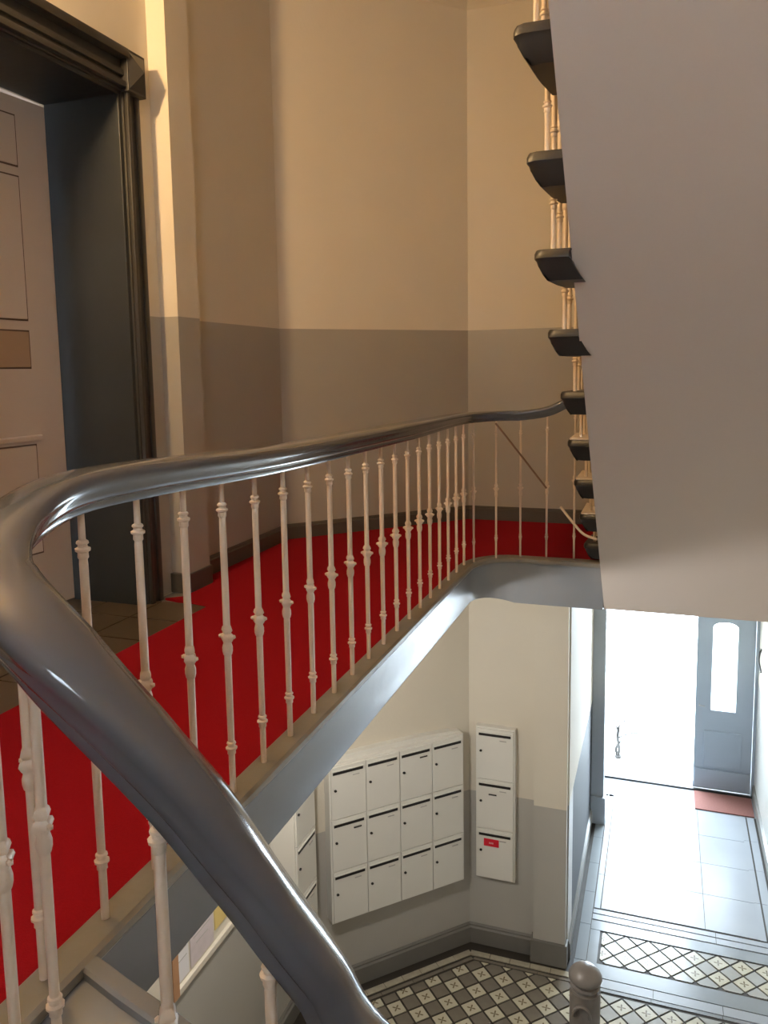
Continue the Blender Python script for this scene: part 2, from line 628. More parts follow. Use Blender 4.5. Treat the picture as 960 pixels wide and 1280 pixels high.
bm = bmesh.new()
box(bm, -0.045, 0.0, -1.15, 0.0, 0.012, 2.535)
link('leaf_board', bm, LEAF, lf)
for (y0, y1, z0, z1, nm, mm) in ((0.20, 0.95, 2.205, 2.45, 'upper_panel', LEAF), (0.20, 0.95, 1.47, 2.165, 'middle_panel', LEAF),
                                 (0.20, 0.95, 1.235, 1.425, 'letter_panel', LETTER), (0.20, 0.95, 0.30, 0.86, 'lower_panel', LEAF)):
    bm = bmesh.new()
    box(bm, 0.0, 0.004, -y1, -y0, z0, z1)
    box(bm, 0.0, 0.010, -y1+0.008, -y0-0.008, z0+0.008, z1-0.008, bev=0.003, mi=1)
    link(nm, bm, [LINE, mm], lf)
lbox('panel_moulding', LEAF, lf, 0.17, 0.98, 0.875, 0.905, 0, 0.022, bev=0.008)
bm = bmesh.new()
tube(bm, [(0.0, -1.05, 1.05), (0.05, -1.05, 1.05), (0.055, -0.95, 1.05)], 0.009)
link('door_handle', bm, BRASS, lf, smooth=True)
# transom light over the leaf and the room beyond
bm = bmesh.new()
for a in ((-4.6, -4.5, 1.6, 4.2, 0, 3.0), (-4.5, -3.13, 1.6, 1.7, 0, 3.0), (-4.5, -3.13, 4.1, 4.2, 0, 3.0), (-4.6, -3.06, 1.6, 4.2, 3.0, 3.1), (-4.6, -3.13, 1.6, 4.2, -0.1, 0.0)):
    box(bm, *a)
struct('wall_flat', bm, WHITE)
point('flat_room_light', (-4.2, 2.2, 2.2), 14, (1.0, 0.95, 0.9), 0.1)

# ------------------------------------------------------------------ lobby and corridor floor
bm = bmesh.new()
box(bm, -3.02, 1.25, -1.8, 9.62, FZ-0.15, FZ-0.006)
floor = struct('floor', bm, GROUT)


def inpoly(x, y, poly):
    c = False
    for i in range(len(poly)):
        (x1, y1), (x2, y2) = poly[i], poly[i-1]
        if (y1 > y) != (y2 > y) and x < (x2-x1)*(y-y1)/(y2-y1)+x1:
            c = not c
    return c


def clip(poly, a, c, inside_left=True):
    out = []
    ax, ay = a
    dx, dy = c[0]-ax, c[1]-ay

    def side(p):
        return dx*(p[1]-ay)-dy*(p[0]-ax)
    for i in range(len(poly)):
        p, q_ = poly[i], poly[(i+1) % len(poly)]
        sp, sq = side(p), side(q_)
        if sp >= 0:
            out.append(p)
        if (sp >= 0) != (sq >= 0):
            t_ = sp/(sp-sq)
            out.append((p[0]+(q_[0]-p[0])*t_, p[1]+(q_[1]-p[1])*t_))
    return out


def convex_clip(poly, conv):
    for i in range(len(conv)):
        poly = clip(poly, conv[i], conv[(i+1) % len(conv)])
        if len(poly) < 3:
            return []
    return poly


def parea(p):
    return abs(sum(p[i][0]*p[(i+1) % len(p)][1]-p[(i+1) % len(p)][0]*p[i][1] for i in range(len(p))))/2


TS = 0.128
full_mesh = {}
made = 0


def tiles(conv, seen, ox=-1.47, oy=6.2, swap=0):  # swap = the paler corridor set
    """diagonal chequer of square tiles clipped to a convex counter-clockwise polygon"""
    global made
    rest = bmesh.new()
    nrest = 0
    r = TS/math.sqrt(2)
    xs = [p[0] for p in conv]
    ys = [p[1] for p in conv]
    for i in range(-60, 60):
        for j in range(-60, 60):
            cx = ox+(i-j)*r
            cy = oy+(i+j)*r
            if cx < min(xs)-r or cx > max(xs)+r or cy < min(ys)-r or cy > max(ys)+r:
                continue
            hh = (TS/2-0.0075)*math.sqrt(2)
            sq = [(cx+hh, cy), (cx, cy+hh), (cx-hh, cy), (cx, cy-hh)]
            cl = convex_clip(sq, conv)
            if len(cl) < 3 or parea(cl) < 0.0006:
                continue
            mi = (i + j) % 2
            m = STAR if mi == 0 else (PALEG if swap else TGREY)
            key = (mi, swap)
            if made >= 296 or not seen(cx, cy):
                prism(rest, cl, FZ-0.006, FZ, mi)
                nrest += 1
                continue
            made += 1
            if abs(parea(cl)-parea(sq)) < 1e-6:
                if key not in full_mesh:
                    bm = bmesh.new()
                    prism(bm, [(p[0]-cx, p[1]-cy) for p in sq], -0.006, 0)
                    full_mesh[key] = link('floor_tile', bm, m, floor, loc=(cx, cy, FZ))
                    continue
                d = full_mesh[key].copy()
                C.objects.link(d)
                d.parent = floor
                d.location = (cx, cy, FZ+random.uniform(-0.0006, 0.0006))
            else:
                bm = bmesh.new()
                prism(bm, [(p[0]-cx, p[1]-cy) for p in cl], -0.006, 0)
                link('floor_tile', bm, m, floor, loc=(cx, cy, FZ))
    if nrest:
        o = link('floor_tile_field', rest, [STAR, PALEG if swap else TGREY], floor)
        o['kind'] = 'stuff'
    else:
        rest.free()


# lobby field: bounded by the borders along the walls
tiles([(-2.33, 1.0), (-0.52, 1.0), (-0.52, 5.97), (-1.375, 5.97), (-2.33, 4.99)], lambda x, y: y > 5.15 and x > -2.1)
tiles([(-0.40, 6.27), (0.92, 6.27), (0.92, 6.64), (-0.40, 6.64)], lambda x, y: True, swap=1)
tiles([(-0.46, 4.9), (1.0, 4.9), (1.0, 5.93), (-0.46, 5.93)], lambda x, y: y > 5.55, swap=1)


def strip(name, m, pts, dz=0.0):
    bm = bmesh.new()
    prism(bm, pts, FZ-0.006, FZ+dz)
    return link(name, bm, m, floor)


def line_strip(m, a, c, wd, name='border_strip'):
    a, c = Vector(a), Vector(c)
    d = (c-a).normalized()
    n_ = Vector((d.y, -d.x))*wd/2
    return strip(name, m, [tuple(a-n_), tuple(a+n_), tuple(c+n_), tuple(c-n_)])


# beige borders along the lobby walls, broken into border tiles
def border_run(a, c, wd, m, ln=0.16):
    a, c = Vector(a), Vector(c)
    n_ = max(1, round((c-a).length/ln))
    for k in range(n_):
        p, q_ = a.lerp(c, k/n_), a.lerp(c, (k+1)/n_)
        g = (c-a).normalized()*0.002
        line_strip(m, p+g, q_-g, wd, 'border_tile')


border_run((-2.44, 5.02), (-1.43, 6.06), 0.055, BORD)
border_run((-2.38, 4.99), (-1.40, 5.995), 0.030, TGREY, 0.30)
border_run((-1.43, 6.055), (-0.60, 6.055), 0.055, BORD)
border_run((-1.39, 5.995), (-0.60, 5.995), 0.026, TGREY, 0.30)
# grey bands framing the diamond strip at the foot of the corridor
border_run((-0.55, 6.255), (-0.55, 9.0), 0.09, BANDG, 0.45)
strip('band_tile', BANDG, [(-0.50, 6.66), (1.03, 6.66), (1.03, 6.78), (-0.50, 6.78)])
strip('band_tile', BANDG, [(-0.60, 6.10), (1.03, 6.10), (1.03, 6.25), (-0.60, 6.25)])
strip('band_tile', BANDG, [(-0.50, 6.25), (-0.42, 6.25), (-0.42, 6.655), (-0.50, 6.655)])
border_run((-0.48, 6.045), (1.03, 6.045), 0.09, FIELD, 0.5)
border_run((-0.50, 5.975), (1.03, 5.975), 0.03, BANDG, 0.5)
border_run((-0.50, 6.83), (1.03, 6.83), 0.07, FIELD, 0.5)
border_run((-0.50, 6.905), (1.03, 6.905), 0.055, FIELD, 0.5)
border_run((-0.47, 6.95), (-0.47, 9.0), 0.05, FIELD, 0.5)
border_run((0.90, 6.95), (0.90, 9.0), 0.05, FIELD, 0.5)
border_run((0.975, 6.95), (0.975, 9.0), 0.07, FIELD, 0.5)
# large pale slabs down the corridor
bm = bmesh.new()
box(bm, -0.2173, 0.2173, -0.247, 0.247, -0.006, 0)
slab0 = None
for ix in range(3):
    for iy in range(4):
        loc = (-0.437+0.2195+ix*0.4385, 6.955+0.2495+iy*0.4985, FZ)
        if slab0 is None:
            slab0 = link('corridor_slab', bm, FIELD, floor, loc=loc)
        else:
            d = slab0.copy()
            C.objects.link(d)
            d.parent = floor
            d.location = loc
strip('threshold_slab', FIELD, [(-0.58, 8.955), (1.03, 8.955), (1.03, 9.40), (-0.58, 9.40)])

# ------------------------------------------------------------------ street door
d2 = empty('door_2', (0.22, 9.45, FZ))
tag(d2, kind='structure')
bx('door_sill', FRAME, d2, -0.84, 0.83, -0.075, -0.045, 0, 0.022)
bm = bmesh.new()
box(bm, -0.87, -0.81, -0.07, 0.10, 0, 2.80)
box(bm, 0.80, 0.86, -0.04, 0.10, 0, 2.80)
box(bm, -0.87, 0.86, -0.04, 0.10, 2.66, 2.72)
link('door_frame', bm, DOORBLUE, d2)
lf2 = empty('door_leaf', (0.19, 0, 0), parent=d2)
# leaf 0.62 wide with an arched glazed opening
x0, x1, gx0, gx1, gz0, gz1 = 0.0, 0.605, 0.165, 0.425, 0.965, 2.00
bm = bmesh.new()
ns = 10
top = []
for k in range(ns+1):
    a = PI-PI*k/ns
    top.append(((gx0+gx1)/2+(gx1-gx0)/2*math.cos(a), gz1-0.06+0.06*math.sin(a)))
H = 2.66
box(bm, x0, gx0, -0.02, 0.03, 0.02, H)
box(bm, gx1, x1, -0.02, 0.03, 0.02, H)
box(bm, gx0, gx1, -0.02, 0.03, 0.02, gz0)
for (xa, za), (xb, zb) in zip(top[:-1], top[1:]):
    vs = []
    for y in (-0.02, 0.03):
        vs.append([bm.verts.new(v) for v in ((xa, y, za), (xb, y, zb), (xb, y, H), (xa, y, H))])
    f, g = vs
    bm.faces.new(f[::-1])
    bm.faces.new(g)
    for k in range(4):
        bm.faces.new((f[k], f[(k+1) % 4], g[(k+1) % 4], g[k]))
link('leaf_board', bm, DOORBLUE, lf2)
bx('window_pane', GLASS, lf2, gx0-0.005, gx1+0.005, 0.0, 0.006, gz0-0.005, gz1+0.005)
bm = bmesh.new()
box(bm, 0.10, 0.50, -0.034, -0.02, 0.30, 0.72, bev=0.006)
link('lower_panel', bm, DOORBLUE, lf2)
bx('kick_board', DOORBLUE, lf2, 0.01, 0.60, -0.040, -0.02, 0.03, 0.26, bev=0.005)
bm = bmesh.new()
tube(bm, [(0.04, -0.02, 1.02), (0.04, -0.06, 1.02), (0.10, -0.065, 1.02)], 0.008)
link('door_handle', bm, METAL, lf2, smooth=True)

bm = bmesh.new()
box(bm, 0.42, 1.02, 8.96, 9.36, FZ, FZ+0.012, bev=0.004)
tag(link('door_mat', bm, MATRED), 'reddish-brown door mat on the corridor floor at the foot of the blue-grey street door', 'door mat')

# hook and wire on the right corridor wall
bm = bmesh.new()
tube(bm, catmull([(1.05, 9.22, -1.86), (1.02, 9.12, -1.88), (1.0, 8.98, -1.92), (1.01, 8.84, -1.98)], 4), 0.010)
tag(link('wall_hook', bm, BLACK, smooth=True), 'thin black bent hook on the bright right wall beside the street door', 'hook')

# street outside: paving and a bare potted plant
bm = bmesh.new()
box(bm, -8, 8, 9.62, 16, FZ-0.15, FZ-0.01)
struct('ground_street', bm, STONE)
pl = empty('bare_plant', (-0.45, 9.95, FZ-0.01))
tag(pl, 'small dark bare twiggy plant standing outside the open street door', 'plant')
bm = bmesh.new()
tube(bm, catmull([(0, 0, 0), (0.01, 0, .12), (-.01, 0, .26), (0.0, 0, .40)], 4), 0.020, 5)
tube(bm, catmull([(0, 0, 0.0), (-0.03, 0.02, .1), (0.01, 0.0, .2)], 4), 0.018, 5)
link('stem', bm, TWIG, pl)
for (a, c) in (((0, 0, .26), (.28, .05, .33)), ((0, 0, .40), (.12, 0, .50)), ((0, 0, .18), (.10, 0, .24)), ((0, 0, .3), (-.08, .0, .52)), ((0, 0, .42), (-.04, .02, .58))):
    bm = bmesh.new()
    a, c = Vector(a), Vector(c)
    tube(bm, catmull([a, a.lerp(c, .5)+Vector((0, 0, .03)), c], 4), 0.009, 4)
    link('twig', bm, TWIG, pl)
bm = bmesh.new()
lathe(bm, [(0.035, 0), (0.05, 0.015), (0.04, 0.03), (0.01, 0.035)], 8)
link('plant_foot', bm, TWIG, pl)

# ------------------------------------------------------------------ mailboxes
uB = Vector((1.08, 1.11, 0)).normalized()
rzB = math.atan2(uB.y, uB.x)


def slot_door(par, x0, x1, z0, z1, y, slot_h, tagx, lock, sticker=False, card=None):
    """one mailbox door in its cabinet's local frame; front faces -y"""
    e = link_door(par, x0, x1, z0, z1, y)
    wd = x1-x0
    bx('letter_slot', BLACK, e, 0.018, wd-0.025, -0.004, 0.0, (z1-z0)-0.040-slot_h, (z1-z0)-0.040)
    bx('slot_flap', MAILM, e, 0.014, wd-0.020, -0.007, 0.0, (z1-z0)-0.036, (z1-z0)-0.028)
    bx('name_tag', TAG, e, wd*0.62, wd*0.62+0.055, -0.004, 0.0, (z1-z0)-0.094, (z1-z0)-0.086)
    bm = bmesh.new()
    r = 0.011
    prof = [bm.verts.new((lock[0]+r*math.cos(a), -0.010, lock[1]+r*0.8*math.sin(a))) for a in [2*PI*k/8 for k in range(8)]]
    prof2 = [bm.verts.new((v.co.x, 0.0, v.co.z)) for v in prof]
    bm.faces.new(prof)
    for k in range(8):
        bm.faces.new((prof[k], prof2[k], prof2[(k+1) % 8], prof[(k+1) % 8]))
    link('lock', bm, BLACK, e)
    if card:
        bx('name_tag', BLACK, e, card[0], card[0]+0.065, -0.005, 0.0, card[1], card[1]+0.010)
    if sticker:
        bm = bmesh.new()
        box(bm, 0.060, 0.185, -0.005, 0, (z1-z0)-0.148, (z1-z0)-0.084, bev=0.002)
        # small pale print in the middle of the sticker
        for k in range(3):
            box(bm, 0.104+0.013*k, 0.113+0.013*k, -0.006, -0.005, (z1-z0)-0.124, (z1-z0)-0.110, mi=1)
        link('sticker', bm, [REDS, STICKW], e)
    return e


def link_door(par, x0, x1, z0, z1, y):
    bm = bmesh.new()
    box(bm, 0.003, x1-x0-0.003, 0.0, 0.014, 0.003, z1-z0-0.003, bev=0.002)
    return link('mailbox_door', bm, MAILM, par, loc=(x0, y, z0))


def cabinet(name, loc, rz, wd, z0, z1, depth, cols, rows, margin, label, cards, sticker=None, hood=False, group=None):
    """local frame: x along the wall, front faces -y, the wall at y = 0"""
    c = empty(name, loc, rz)
    tag(c, label, 'mailboxes')
    bm = bmesh.new()
    box(bm, 0, wd, -depth, 0, z0, z1, bev=0.004)
    if hood:
        n_ = 12
        for k in range(n_):
            xa, xb = wd*k/n_, wd*(k+1)/n_
            ha, hb = 0.045*math.sin(PI*min(1, .25+.75*k/n_))**0.5, 0.045*math.sin(PI*min(1, .25+.75*(k+1)/n_))**0.5
            vs = [[bm.verts.new(v) for v in ((xa, y, z1), (xb, y, z1), (xb, y, z1+hb), (xa, y, z1+ha))] for y in (-depth*.6, 0)]
            f, g = vs
            bm.faces.new(f[::-1])
            bm.faces.new(g)
            for j in range(4):
                bm.faces.new((f[j], f[(j+1) % 4], g[(j+1) % 4], g[j]))
    link('cabinet_body', bm, MAILM, c)
    cw = (wd-2*margin)/cols
    ch = (z1-z0-2*margin)/rows
    for r_ in range(rows):
        for q_ in range(cols):
            x0_, zz = margin+q_*cw, z1-margin-(r_+1)*ch
            slot_door(c, x0_, x0_+cw, zz, zz+ch, -depth-0.014, 0.020, 0, (0.035, ch*0.56), sticker=(sticker == (q_, r_)), card=cards.get((q_, r_)))
    return c


P0 = Vector((-2.55, 5.09, 0))
nB = Vector((uB.y, -uB.x, 0))
pos = P0+uB*0.245
cabinet('mailbox_cabinet', (pos.x, pos.y, 0), rzB, 1.185, -3.01, -1.735, 0.10, 4, 3, 0.010,
        'wide white mailbox cabinet with twelve doors on the angled lobby wall', {(2, 0): (0.18, 0.32), (0, 1): (0.18, 0.315)}, hood=True)
cabinet('mailbox_cabinet', (-1.40, 6.20, 0), 0, 0.325, -3.02, -1.70, 0.06, 1, 3, 0.010,
        'narrow white column of three mailboxes with a red sticker on the bottom door', {(0, 1): (0.10, 0.30)}, sticker=(0, 2))
# on the left wall: local x runs towards +Y, front faces +X
cabinet('mailbox_cabinet', (-2.55, 4.70, 0), PI/2, 0.335, -2.92, -1.68, 0.19, 1, 3, 0.010,
        'white mailbox cabinet on the left lobby wall, mostly hidden behind the handrail', {})

# ------------------------------------------------------------------ posters below the landing
def poster(name, y0, y1, z0, z1, m, label, cat, lines=0, th=0.006):
    o = empty(name, (-2.55, (y0+y1)/2, z0))
    tag(o, label, cat)
    bx('sheet', m, o, 0.0, th, -(y1-y0)/2, (y1-y0)/2, 0, z1-z0)
    if lines:
        for k in range(lines):
            zz = (z1-z0)*(0.85-0.7*k/lines)
            l_ = (y1-y0)*(0.36 if k % 3 else 0.25)
            bx('print_line', TAG, o, th, th+0.001, -l_, l_, zz, zz+0.006)
    return o


poster('poster', 3.95, 4.22, -2.22, -1.75, PAPERY, 'yellow poster on the wall below the landing, nearest the mailboxes', 'poster')
poster('poster', 3.68, 3.93, -2.27, -1.80, PAPERP, 'pale pink printed poster on the lobby wall left of the yellow one', 'poster', 7)
poster('poster', 3.53, 3.66, -2.27, -1.80, PAPER, 'white notice sheet beside the orange wooden edge of the notice wall', 'poster', 6)
bm = bmesh.new()
box(bm, -2.55, -2.50, 3.44, 3.50, -2.29, -1.70, bev=0.004)
tag(link('wooden_batten', bm, WOODB), 'orange-brown wooden batten upright on the lobby wall at the left end of the notices', 'batten')
bm = bmesh.new()
box(bm, -2.55, -2.525, 3.40, 4.75, -2.325, -2.285, bev=0.004)
struct('trim_10', bm, CREAM)

# ------------------------------------------------------------------ stair railing
half = [(0.030, -0.046), (0.036, -0.038), (0.037, -0.028), (0.045, -0.022), (0.048, -0.014), (0.049, -0.006), (0.054, 0.003), (0.058, 0.013), (0.057, 0.022), (0.049, 0.031), (0.024, 0.037)]
RAIL_PROF = half + [(0.0, 0.038)] + [(-a, c) for a, c in half[::-1]]
wreath = [(-0.37, 4.64, -2.96), (-0.38, 4.0, -2.44), (-0.39, 3.0, -1.61), (-0.40, 2.2, -0.94), (-0.41, 1.65, -0.50), (-0.425, 1.32, -0.17),
          (-0.455, 1.135, 0.085), (-0.50, 1.080, 0.235), (-0.555, 1.034, 0.364), (-0.600, 1.000, 0.465), (-0.655, 0.970, 0.565), (-0.720, 0.938, 0.662), (-0.791, 0.915, 0.746),
          (-0.850, 0.912, 0.797), (-0.926, 0.930, 0.840), (-1.010, 0.978, 0.876), (-1.080, 1.060, 0.910), (-1.125, 1.165, 0.940), (-1.145, 1.32, 0.965), (-1.140, 1.6, 0.963),
          (-1.135, 2.2, 0.940), (-1.135, 3.0, 0.930), (-1.135, 3.8, 0.922), (-1.135, 4.4, 0.918), (-1.115, 4.68, 0.914), (-1.03, 4.87, 0.912),
          (-0.92, 4.95, 0.912), (-0.83, 4.98, 0.914), (-0.68, 5.00, 0.938), (-0.56, 5.00, 0.995), (-0.45, 4.96, 1.07), (-0.385, 4.85, 1.17), (-0.36, 4.65, 1.34),
          (-0.35, 4.2, 1.72), (-0.345, 3.4, 2.42), (-0.34, 2.6, 3.12), (-0.34, 1.8, 3.82)]
RP = catmull(wreath, 6)


def rscale(p):
    if p.y < 1.9 and p.z < 0.97 and (p.x > -1.0 or p.z < 0.8):
        return 1.14-0.14*max(0.0, min(1.0, (p.z-0.83)/0.06))*(1 if p.x < -0.5 else 0)
    if p.z > 0.85:
        return 1.0-0.26*max(0.0, min(1.0, (p.y-3.6)/1.2)) if p.z < 1.3 else 0.74
    return 1.0


RS = [rscale(p) for p in RP]
rl = empty('stair_railing', (-1.135, 2.5, 0))
tag(rl, 'grey moulded handrail on slim cream balusters winding round the open stairwell', 'railing')
bm = bmesh.new()
sweep(bm, [p-Vector((-1.135, 2.5, 0)) for p in RP], RAIL_PROF, perp=True, sc=RS)
link('handrail', bm, RAILM, rl, smooth=True)


def rail_under(x, y, lo=None, hi=None):
    best = min((p for p in RP if (lo is None or lo <= p.z <= hi)), key=lambda p: (p.x-x)**2+(p.y-y)**2)
    return best.z


def bal_mesh(h):
    bm = bmesh.new()
    rr = 0.0090
    lathe(bm, [(rr*1.0, 0), (rr*1.0, h*0.13), (rr*1.08, h*0.40), (rr*1.08, h*0.60), (rr*1.06, h*0.87), (rr*0.86, h*0.90), (rr*0.80, h)], 10)
    return bm


def collar_mesh(s):
    bm = bmesh.new()
    lathe(bm, [(0.009*s, -0.022), (0.0118*s, -0.018), (0.0112*s, -0.007), (0.0160*s, -0.004), (0.0165*s, 0.001), (0.0105*s, 0.004), (0.0100*s, 0.009), (0.0135*s, 0.012), (0.0125*s, 0.016), (0.008*s, 0.019)], 10)
    return bm


def knob_mesh():
    """acanthus knop: a cup of leaves over a bulb"""
    bm = bmesh.new()
    seg = 12
    rings = []
    for r, z, amp in ((0.009, -0.048, 0), (0.0118, -0.044, 0), (0.0142, -0.034, 0.0), (0.0146, -0.022, 0.0005), (0.0115, -0.010, 0.001), (0.0138, -0.004, 0.003), (0.0175, 0.006, 0.005),
                      (0.0155, 0.014, 0.004), (0.011, 0.018, 0.001), (0.0145, 0.026, 0.003), (0.0130, 0.034, 0.002), (0.0100, 0.040, 0), (0.009, 0.044, 0)):
        rings.append([bm.verts.new(((r+amp*math.cos(4*2*PI*k/seg))*math.cos(2*PI*k/seg), (r+amp*math.cos(4*2*PI*k/seg))*math.sin(2*PI*k/seg), z)) for k in range(seg)])
    for i in range(len(rings)-1):
        for k in range(seg):
            bm.faces.new((rings[i][k], rings[i][(k+1) % seg], rings[i+1][(k+1) % seg], rings[i+1][k]))
    bm.faces.new(rings[0][::-1])
    bm.faces.new(rings[-1])
    for sgn in (-1, 1):     # two small curled ears
        r = bmesh.ops.create_icosphere(bm, subdivisions=1, radius=0.0065, matrix=Matrix.Translation((sgn*0.021, 0, 0.008)))
    return bm


B = {}


def baluster(x, y, zb, zt, rz=0.0, par=rl, po=(-1.135, 2.5, 0), zk=None, thin=1.0):
    h = round(zt-zb, 2)
    if h not in B:
        b0 = link('baluster', bal_mesh(zt-zb), BALU, par, smooth=True)
        B[h] = b0.data
    else:
        b0 = bpy.data.objects.new('baluster', B[h])
        C.objects.link(b0)
        b0.parent = par
    b0.location = (x-po[0], y-po[1], zb-po[2])
    if thin != 1.0:
        b0.scale = (thin, thin, 1)
    b0.rotation_euler = (0, 0, rz)
    for nm, z in (('collar', (zt-zb)*0.905), ('knob', zk if zk else (zt-zb)*0.50), ('collar', (zt-zb)*0.15)):
        if nm not in B:
            oo = link(nm, collar_mesh(1.0) if nm == 'collar' else knob_mesh(), BALU, b0, smooth=True)
            B[nm] = oo.data
        else:
            oo = bpy.data.objects.new(nm, B[nm])
            C.objects.link(oo)
            oo.parent = b0
        oo.location = (0, 0, z)
    return b0


y = 1.145
while y < 4.72:
    xx = -1.135
    baluster(xx, y, 0.012, rail_under(xx, y, .85, 1.0)-0.036, random.uniform(-.3, .3), thin=1.0 if y < 3 else 1.0-0.14*(y-3)/1.7)
    y += 0.1852
for x, y in ((-1.095, 4.755), (-0.985, 4.90), (-0.845, 4.975), (-0.685, 5.0), (-0.515, 5.0)):
    baluster(x, y, 0.012, rail_under(x, y, .85, 1.3)-0.030, random.uniform(-.3, .3), thin=0.72)
# hairpin and lower flight
for x, y, zk in ((-0.988, 0.928, .50), (-1.000, 1.030, .47), (-0.700, 0.945, .50), (-0.565, 1.026, .42), (-0.47, 1.12, .42)):
    zt = rail_under(x, y, 0.0, 0.93)-0.036
    baluster(x, y, zt-0.90, zt, random.uniform(-.3, .3), zk=zk)
y = 1.42
while y < 4.5:
    zt = rail_under(-0.40, y, -3.2, 0.1)-0.036
    baluster(-0.41 if y < 2 else -0.39, y, zt-0.90, zt)
    y += 0.22

# ------------------------------------------------------------------ curved string of the lower flight
wp = [(-1.112, 1.215, -0.004), (-1.05, 1.195, -0.004), (-0.98, 1.172, -0.004), (-0.90, 1.150, -0.006), (-0.82, 1.130, -0.012), (-0.74, 1.120, -0.05), (-0.66, 1.125, -0.16),
      (-0.58, 1.16, -0.32), (-0.50, 1.26, -0.46), (-0.43, 1.40, -0.70), (-0.40, 1.65, -0.98), (-0.39, 2.2, -1.42), (-0.38, 3.0, -2.05), (-0.37, 3.9, -2.76), (-0.36, 4.55, -3.27)]
WP = catmull(wp, 6)
st = empty('lower_staircase', (0.4, 2.8, FZ))
tag(st, 'grey painted stair flight curling down from the landing below the near handrail', 'staircase')
so = Vector((0.4, 2.8, FZ))
bm = bmesh.new()
# travel is towards +x then +y: the near side is on the right hand
sweep(bm, [p-so for p in WP], [(-0.022, -0.30), (-0.022, -0.012), (0.10, -0.012), (0.12, -0.02), (0.12, -0.30)])
link('string_board', bm, GREY, st, smooth=True)
bm = bmesh.new()
sweep(bm, [p-so for p in WP], [(-0.034, -0.028), (-0.034, 0.004), (-0.026, 0.010), (0.004, 0.010), (0.010, 0.004), (0.010, -0.028)])
link('string_cap', bm, GREY, st, smooth=True)
# winders around the hairpin and straight treads
cx, cy = -0.72, 1.12
a0 = math.radians(205)
for k in range(5):
    a, c = a0+k*math.radians(31), a0+(k+1)*math.radians(31)+0.05
    R1 = 3.4
    ri = 0.30
    def lim(ang):
        dx, dy = math.cos(ang), math.sin(ang)
        tt = 9
        if dx < 0:
            tt = min(tt, (-2.53-cx)/dx)
        if dx > 0:
            tt = min(tt, (1.04-cx)/dx)
        if dy < 0:
            tt = min(tt, (-1.58-cy)/dy)
        return (cx+dx*tt, cy+dy*tt)
    pts = [(cx+ri*math.cos(a), cy+ri*math.sin(a)), lim(a)]
    for corner in ((-2.53, -1.58), (1.04, -1.58)):
        ca = math.atan2(corner[1]-cy, corner[0]-cx) % (2*PI)
        if a < ca < c:
            pts.append(corner)
    pts += [lim(c), (cx+ri*math.cos(c), cy+ri*math.sin(c))]
    bm = bmesh.new()
    zt = -0.17*(k+1)
    prism(bm, [(p[0]-so.x, p[1]-so.y) for p in pts], zt-0.20-so.z, zt-so.z)
    link('winder_tread', bm, GREY, st)
nst = 14
z0s, z1s = -0.85, FZ
run = (4.62-1.30)/nst
for k in range(nst):
    zt = z0s-(k+1)*(z0s-z1s)/(nst+1)
    y0_ = 1.30+k*run
    bx('tread', GREY, st, -0.33-so.x, 1.04-so.x, y0_-so.y, y0_+run+0.03-so.y, zt-0.04-so.z, zt-so.z, bev=0.006)
    bx('riser', CREAM, st, -0.33-so.x, 1.04-so.x, y0_-so.y, y0_+0.02-so.y, zt-so.z, zt+0.185-0.04-so.z)

# newel at the foot of the flight
nw = empty('newel_post', (-0.385, 4.74, FZ))
tag(nw, 'stout turned grey-brown newel post on the lobby floor at the foot of the stairs', 'newel post')
bm = bmesh.new()
lathe(bm, [(0.105, 0), (0.105, 0.10), (0.085, 0.13), (0.080, 0.20), (0.072, 0.45), (0.078, 0.60), (0.094, 0.70), (0.096, 0.99)], 20)
link('newel_shaft', bm, NEWELM, nw, smooth=True)
bm = bmesh.new()
lathe(bm, [(0.080, 0.99), (0.074, 1.00), (0.088, 1.008), (0.094, 1.02), (0.090, 1.034), (0.074, 1.042), (0.092, 1.050), (0.103, 1.064), (0.103, 1.080), (0.094, 1.096),
           (0.082, 1.110), (0.062, 1.128), (0.036, 1.140), (0.010, 1.144)], 20)
link('newel_cap', bm, NEWELM, nw, smooth=True)
bm = bmesh.new()
pth_ = [(-0.05*math.cos(a)*1.0-0.01, -0.092-0.008*math.sin(a), 0.86+0.075*math.sin(a)) for a in [PI*k/10 for k in range(11)]]
tube(bm, pth_, 0.012, 6)
link('carved_arch', bm, NEWELM, nw, smooth=True)

# ------------------------------------------------------------------ upper flight (rises from the far landing towards us)
us = empty('upper_staircase', (0.35, 4.97, 0))
tag(us, 'upper stair flight with a pale sloping underside and dark projecting tread ends', 'staircase')
uo = Vector((0.35, 4.97, 0))
SL = 0.93
ya, za = 4.975, -0.285
yb = 0.46
zb = za+(ya-yb)*SL
bm = bmesh.new()
x0, x1 = -0.325, 1.045
vs = []
for x in (x0, x1):
    vs.append([bm.verts.new(v) for v in ((x-uo.x, ya-uo.y, za), (x-uo.x, yb-uo.y, zb), (x-uo.x, yb+0.10-uo.y, zb+0.0), (x-uo.x, ya-uo.y, za+0.10))])
f, g = vs
bm.faces.new(f)
bm.faces.new(g[::-1])
for k in range(4):
    bm.faces.new((f[k], f[(k+1) % 4], g[(k+1) % 4], g[k]))
link('soffit', bm, WHITE, us)
# string board closing the side of the flight above the soffit
bm = bmesh.new()
vs = []
for x in (-0.322, -0.29):
    vs.append([bm.verts.new(v) for v in ((x-uo.x, ya-uo.y, za+0.06), (x-uo.x, yb+0.1-uo.y, zb), (x-uo.x, yb+0.35-uo.y, zb), (x-uo.x, ya-uo.y, za+0.30))])
f, g = vs
bm.faces.new(f)
bm.faces.new(g[::-1])
for k in range(4):
    bm.faces.new((f[k], f[(k+1) % 4], g[(k+1) % 4], g[k]))
link('string_board', bm, WHITE, us)

